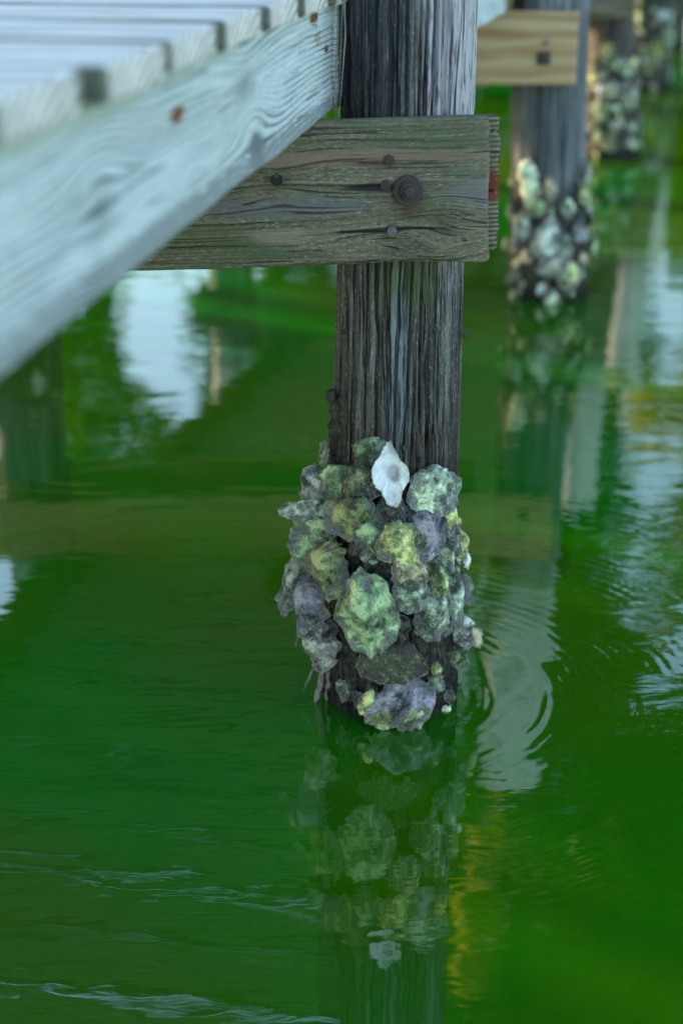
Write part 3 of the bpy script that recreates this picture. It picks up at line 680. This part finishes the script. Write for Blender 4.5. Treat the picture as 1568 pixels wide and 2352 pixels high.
for (x, y, w, h, roll, tint, lab) in SH2:
    px, py = z2(x, y); far_oyster(px, py, w * .305 / 3480 * 7.9, h * .305 / 3480 * 8.1, roll, tint, lab, kn2, y2, .035, "oysters on the second piling")
rng = random.Random(11)
TN = [GRN, OLV, DRK, DRK, GRY, PAL, TAN]
def scatter(n, kn, yc, zt, lab, group, pale=.3):
    for _ in range(n):
        z = rng.uniform(.02, zt); ph = rng.uniform(-88, 88)
        cx = np.interp(z, [k[0] for k in kn], [k[1] for k in kn]); r = np.interp(z, [k[0] for k in kn], [k[2] for k in kn])
        P = Vector((cx + (r + .012) * math.sin(R(ph)), yc - (r + .012) * math.cos(R(ph)), z))
        if len(var) < 7: return
        o = link(var[rng.randrange(7)].copy()); orient(o, P, ph + rng.uniform(-20, 20), rng.uniform(-10, 25), rng.uniform(0, 360))
        sc = rng.uniform(.35, .8); o.matrix_world = o.matrix_world @ Matrix.Diagonal((sc, sc, sc, 1))
        t = rng.choice([PAL, (.42, .50, .46), YEL]) if rng.random() < pale else rng.choice(TN); o.color = (*t, rng.uniform(.05, .4)); tag(o, lab, "oyster", group)
scatter(40, kn2, y2, .47, "small dark blurred oyster in the crust of the second piling", "small oysters on the second piling", .15)
SH3 = [(990, 380, 100, 120, 0, YEL, 1, "single yellow green oyster high on the third piling"), (940, 670, 75, 90, 0, (.5, .5, .56), 1, "white oyster beside a pale green one on the third piling"),
       (1020, 670, 110, 150, 0, PAL, 1, "pale green oyster beside the white one on the third piling"), (885, 580, 90, 90, 0, YEL, 1, "yellowish oyster on the left edge of the third piling"),
       (1120, 725, 90, 90, 0, (.40, .42, .2), 1, "yellow green oyster at the right of the third piling"), (960, 800, 140, 90, 0, GRN, 1, "grey green oyster low on the third piling"), (1130, 640, 80, 70, 0, (.34, .29, .28), 1, "pinkish oyster on the right of the third piling"),
       (1230, 40, 90, 80, 0, YEL, 2, "yellow oyster at the very top of the fourth piling's crust"), (1120, 30, 80, 70, 0, PAL, 2, "white green oyster at the upper left of the fourth piling"), (1405, 110, 130, 80, 10, (.36, .44, .46), 2, "bluish oyster at the upper right of the fourth piling"),
       (1450, 260, 150, 200, 0, GRN, 2, "large dull green oyster on the right of the fourth piling"), (1365, 380, 90, 210, 0, (.34, .50, .16), 2, "long bright green oyster on the fourth piling"), (1180, 460, 140, 110, 0, PAL, 2, "pale oyster low on the left of the fourth piling"), (1240, 140, 90, 80, 0, GRN, 2, "green oyster left of the bluish one on the fourth piling")]
for (x, y, w, h, roll, tint, q, lab) in SH3:
    px, py = z2(x, y); D = 9.4 if q == 1 else 12.4
    far_oyster(px, py, w * .305 / 3480 * D, h * .305 / 3480 * D, roll, tint, lab, *PILES[q], .03, "oysters on the %s piling" % ordw[q])
scatter(64, *PILES[1], .62, "small blurred oyster in the crust of the third piling", "small oysters on the third piling", .3)
scatter(80, *PILES[2], .98, "small blurred oyster in the crust of the fourth piling", "small oysters on the fourth piling", .3)
scatter(22, [(-.5, LEFT[1][0], .145), (2.4, LEFT[1][0], .13)], LEFT[1][1], .5, "shaded oyster on the second piling of the far left row", "oysters on the left row of pilings", .5)

# ------------------------------------------------------------------ water
def water_mat():
    N = NT('green_pond_water'); g = N.n('ShaderNodeNewGeometry').outputs['Position']; x, y, z = N.sep(g)
    # slow long undulation, finer wind ripples and rings spreading from the piling
    h1 = N.noise(N.vec(N.mul(x, .9), N.mul(y, 1.5), 0.0), 1.0, 2, .4)
    h2 = N.noise(N.vec(N.mul(x, 3.2), N.mul(y, 9.0), 3.0), 1.0, 2, .5, .6)
    h3 = N.noise(N.vec(N.mul(x, 11), N.mul(y, 34), 7.0), 1.0, 2, .5, .8)
    dx = N.sub(x, .10); dy = N.sub(y, 2.785); rr = N.math('SQRT', N.add(N.mul(dx, dx), N.mul(dy, dy)))
    wb = N.noise(N.vec(N.mul(x, 3.5), N.mul(y, 3.5), 1.0), 1.0, 2)
    ring = N.math('SINE', N.add(N.mul(rr, 6.2832 / .030), N.mul(wb, 9.0)))
    side = N.step(N.add(dx, N.mul(dy, .10)), .02, .30)
    dec = N.mul(side, N.math('EXPONENT', N.mul(rr, -1.1)))
    am = N.mul(dec, N.step(N.noise(N.vec(N.mul(x, 7), N.mul(y, 5), 5.0), 1.0, 3), .42, .66))
    ring2 = N.math('SINE', N.add(N.mul(rr, 6.2832 / .13), N.mul(wb, 7.0)))
    dx2 = N.sub(x, .30); dy2 = N.sub(y, 2.70); r2_ = N.math('SQRT', N.add(N.mul(dx2, dx2), N.mul(dy2, dy2)))
    ring3 = N.mul(N.math('SINE', N.mul(r2_, 6.2832 / .022)), N.math('EXPONENT', N.mul(r2_, -16.0)))
    left = N.step(x, -.1, -.6)
    h = N.add(N.mul(h1, .006), N.add(N.mul(h2, .0011), N.mul(h3, N.step(x, -.6, .9, .00011, .00021))))
    h = N.add(h, N.add(N.mul(N.mul(ring, am), .00020), N.mul(N.mul(ring2, dec), .00030)))
    cn = N.noise(N.vec(N.mul(x, 1.1), N.mul(y, .7), 2.0), 1.0, 3, .5)
    col = N.mix(N.step(cn, .38, .60), (.002, .37, .004), (.085, .30, .003))
    nb = N.bump(h)
    b = N.bsdf(col, .0, nb, .5, IOR=2.2)
    tr = N.n('ShaderNodeBsdfTransparent'); tr.inputs[0].default_value = (.55, .97, .42, 1)      # murky but not opaque: the submerged part of the piling shows
    fr = N.n('ShaderNodeFresnel'); fr.inputs[0].default_value = 2.5; N.put(fr.inputs['Normal'], nb)
    mx = N.n('ShaderNodeMixShader'); N.put(mx.inputs[0], N.mul(N.sub(1.0, fr.outputs[0]), .62))
    gl = N.n('ShaderNodeBsdfGlossy'); gl.inputs['Roughness'].default_value = 0.0; N.put(gl.inputs['Normal'], nb)
    df = N.n('ShaderNodeBsdfDiffuse'); N.put(df.inputs[0], col)
    m1 = N.n('ShaderNodeMixShader'); m1.inputs[0].default_value = .70
    N.t.links.new(df.outputs[0], m1.inputs[1]); N.t.links.new(tr.outputs[0], m1.inputs[2])
    N.put(mx.inputs[0], fr.outputs[0]); N.t.links.new(m1.outputs[0], mx.inputs[1]); N.t.links.new(gl.outputs[0], mx.inputs[2])
    N.t.nodes.remove(b); N.t.links.new(mx.outputs[0], N.out.inputs[0])
    return N.m
M_water = water_mat()
def plane(name, xs, ys, zf, mat):
    X, Y = np.meshgrid(xs, ys); Z = zf(X, Y); V = np.stack([X, Y, Z], -1).reshape(-1, 3)
    return mesh(name, V, gridfaces(len(ys), len(xs), False), mat)
kind(plane('water', np.array([-160., 160.]), np.array([-160., 160.]), lambda X, Y: 0 * X, M_water), 'structure')
NG = NT('muddy_bank_ground'); gn = NG.noise(NG.obj(), 1.5, 6, .65)
gz = NG.sep(NG.obj())[2]
NG.bsdf(NG.mix(NG.step(gz, -.2, -.5), NG.ramp(gn, [(.3, (.03, .045, .015)), (.5, (.06, .085, .02)), (.7, (.11, .10, .05))]), NG.ramp(gn, [(.32, (.03, .74, .03)), (.62, (.26, .68, .03))])), .95, NG.bump(gn, .2), .2)
gx = np.concatenate([[-400], np.linspace(-90, 90, 61), [400]]); gy = np.concatenate([[-400], np.linspace(-60, 20, 10), np.linspace(22, 80, 50), [400]])
kind(plane('ground', gx, gy, lambda X, Y: -1.2 + np.clip((Y - 24 - 1.2 * vn(X * .15, 0, 0, 3)) * .28, 0, 2.4) + .25 * vn(X * .4, Y * .4, 0, 5), NG.m), 'structure')

# ------------------------------------------------------------------ trees on the far bank (seen mirrored in the water), plus an unseen added shade tree
def leaf_mat(name, c1, c2, tr):
    N = NT(name); oi = N.n('ShaderNodeObjectInfo'); n = N.noise(N.obj(), .9, 3, .6); n2 = N.noise(N.obj(), 7, 2, .6)
    col = N.mix(N.step(N.add(N.mul(n, .6), N.mul(n2, .4)), .35, .65), c1, c2)
    b = N.bsdf(col, .6, None, .25); t = N.n('ShaderNodeBsdfTranslucent'); N.put(t.inputs[0], col); mx = N.n('ShaderNodeMixShader'); mx.inputs[0].default_value = tr
    N.t.links.new(b.outputs[0], mx.inputs[1]); N.t.links.new(t.outputs[0], mx.inputs[2]); N.t.links.new(mx.outputs[0], N.out.inputs[0]); return N.m
L_dark = leaf_mat('dark_green_leaves', (.030, .060, .010), (.055, .095, .016), .3)
L_gold = leaf_mat('yellow_green_leaves', (.20, .26, .02), (.46, .40, .05), .5)
L_green = leaf_mat('fresh_green_leaves', (.05, .20, .015), (.16, .30, .03), .5)
NB = NT('grey_bark'); bn = NB.noise(NB.obj(), 6, 5, .65); NB.bsdf(NB.ramp(bn, [(.3, (.05, .042, .032)), (.7, (.16, .135, .11))]), .95, NB.bump(bn, .05), .2); M_bark = NB.m
def tree(base, blobs, leaf, lab, seed, trunk_r=.3, card=(.22, .42), hole=-.42):
    rng = np.random.default_rng(seed)
    root = empty('broadleaf_tree', base); tag(root, lab, "tree", "trees on the far bank")
    B = Vector(base); top = sum((Vector(b[0]) for b in blobs), Vector()) / len(blobs)
    V, F = [], []
    def tube(a, b, r0, r1, sg=8, bow=.3):
        n = 9; off = len(V); d = (b - a); 
        for k in range(n):
            t = k / (n - 1); P = a + d * t + Vector((math.sin(t * 3.14) * bow * float(vn(seed, a.x, 0, 3)), math.sin(t * 3.14) * bow * float(vn(seed, a.y, 5, 3)), 0)); rr = r0 + (r1 - r0) * t
            for j in range(sg):
                an = 6.2832 * j / sg; V.append(P - B + Vector((rr * math.cos(an), rr * math.sin(an), 0)))
        F.extend(gridfaces(n, sg, True, off)); F.append(tuple(range(len(V) - sg, len(V))))
    fork = B.lerp(Vector((top.x, top.y, top.z)), .45); tube(B - Vector((0, 0, .4)), fork, trunk_r, trunk_r * .6, 12)
    for b in blobs: tube(fork - Vector((0, 0, .2)), Vector(b[0]), trunk_r * .45, .04, 6, .6)
    mesh('trunk', V, F, M_bark, root)
    VV, FF = [], []; n0 = 0
    for (c, rad, n) in blobs:
        c = np.array(c) - np.array(base)
        d = rng.normal(size=(n, 3)); d /= np.linalg.norm(d, axis=1)[:, None]
        rr = rng.uniform(.25, 1, n) ** .5
        lob = 1 + .35 * vn(d[:, 0] * 2.5, d[:, 1] * 2.5, d[:, 2] * 2.5, seed + n)
        P = c + d * rr[:, None] * lob[:, None] * np.array(rad)
        keep = vn(P[:, 0] * .9, P[:, 1] * .9, P[:, 2] * .9, seed + 1) > hole
        P = P[keep]; n = len(P)
        a = rng.normal(size=(n, 3)); a /= np.linalg.norm(a, axis=1)[:, None]
        b = np.cross(a, rng.normal(size=(n, 3))); b /= np.linalg.norm(b, axis=1)[:, None]
        s_ = rng.uniform(*card, n)[:, None] * .5
        q = np.stack([P - a * s_, P + b * s_ * .55 , P + a * s_, P - b * s_ * .55], 1)
        VV.append(q.reshape(-1, 3)); FF.append(np.arange(n * 4).reshape(n, 4) + n0); n0 += n * 4
    VV and mesh('crown', np.concatenate(VV), np.concatenate(FF), leaf, root, smooth=False)
    return root
mp = lambda x, y, Y: tuple(mirrored(x, y, Y))
def bl(x, y, Y, rx, rz, n, ry=None, k=1.0): return (mp(x, y, Y), (rx, ry or rx, rz), int(n * DENS))
DENS = 1.7
tree((3.6, 29.5, .3), [bl(1100, 620, 29, 2.0, 2.2, 900), bl(1230, 800, 29, 2.2, 2.6, 1200), bl(1120, 1050, 29, 2.4, 2.8, 1400), bl(1300, 1080, 29, 1.7, 2.6, 900), bl(1330, 560, 29, 1.2, 2.0, 500), bl(1180, 1400, 29, 2.6, 3.0, 1400), bl(1000, 1250, 30, 2.4, 3, 1000)], L_dark, "tall dark green tree on the far bank, mirrored between the two near pilings", 1, .4, (.3, .55))
tree((9.6, 27.5, .3), [bl(1480, 400, 27, 1.9, .9, 800), bl(1700, 420, 27, 2.0, 1.1, 700), bl(1330, 390, 27, 1.6, 1.0, 600), bl(1640, 560, 27, .8, .9, 350)], L_gold, "low yellow green bush like tree at the water's edge on the right", 2, .22)
tree((10.2, 23.0, -.2), [bl(1530, 960, 20, .95, .50, 520), bl(1640, 930, 20, .8, .5, 420), bl(1440, 930, 20, .45, .30, 260), bl(1100, 1900, 17, .32, .38, 420), bl(1085, 2080, 17, .34, .42, 480), bl(1075, 2230, 17, .28, .30, 300), bl(1130, 1050, 20, .22, .3, 140)], L_gold, "leaning tree with a golden leafy branch over the water on the right", 3, .26, (.14, .26))
tree((9.0, 25.0, .2), [bl(1320, 1500, 19, 1.0, .9, 900), bl(1620, 1800, 19, 1.2, .9, 900), bl(1220, 1850, 19, 1.8, 1.7, 2400), bl(1480, 1960, 19, 2.0, 1.8, 3000), bl(1680, 1900, 19, 1.8, 2.0, 2400), bl(1400, 2250, 19, 2.4, 2.2, 3600), bl(1620, 2300, 19, 2.2, 2.2, 3000), bl(1130, 2200, 19, 2.2, 2.2, 3000), bl(1080, 1600, 19, 1.6, 1.6, 1500)], L_dark, "tallest tree leaning out over the water on the right", 4, .45, (.22, .42))
tree((-4.3, 30.0, .4), [bl(205, 870, 30, .95, 1.9, 560), bl(170, 700, 30, 1.0, 1.3, 350), bl(270, 1020, 30, 1.4, 1.6, 600), bl(60, 900, 30, 1.6, 3.0, 700)], L_green, "loose light green tree on the far bank seen under the dock on the left", 5, .28)
tree((-1.0, 30.5, .4), [bl(600, 760, 30, 1.5, 1.5, 700), bl(740, 700, 30, 1.6, 2.2, 900), bl(650, 960, 30, 1.8, 1.9, 1000), bl(860, 900, 30, 1.8, 3.0, 1100)], L_dark, "dark round tree on the far bank behind the left row of pilings", 6, .34)
tree((-13.2, 12.0, -.3), [((-12.4, 11.3, 3.2), (1.9, 1.9, 2.4), 2600), ((-13.4, 12.2, 5.2), (1.5, 1.5, 1.3), 900), ((-12.0, 11.0, 1.2), (1.6, 1.6, 1.3), 1200), ((-13.9, 9.2, 3.4), (1.9, 1.9, 2.3), 2600), ((-15.2, 7.2, 3.2), (1.9, 1.9, 2.3), 2400), ((-11.6, 14.5, 4.1), (1.5, 1.5, 1.8), 1500)], L_dark, 'unseen dense dark tree added on the left to keep the sun off the nearest piling', 9, .3)  # added out of view, crowns placed to block sun from near pilings and deck
tree((1.6, 32.0, .5), [bl(420, 470, 32, 2.6, 1.0, 700), bl(700, 450, 32, 2.6, 1.2, 700), bl(980, 430, 32, 2.6, 1.4, 700), bl(200, 500, 32, 2.0, 1.0, 400)] + [bl(q, 250, 32, 1.9, 1.5, 750) for q in range(-300, 1900, 190)], L_dark, "low dark green hedge like tree along the middle of the far bank", 8, .2)
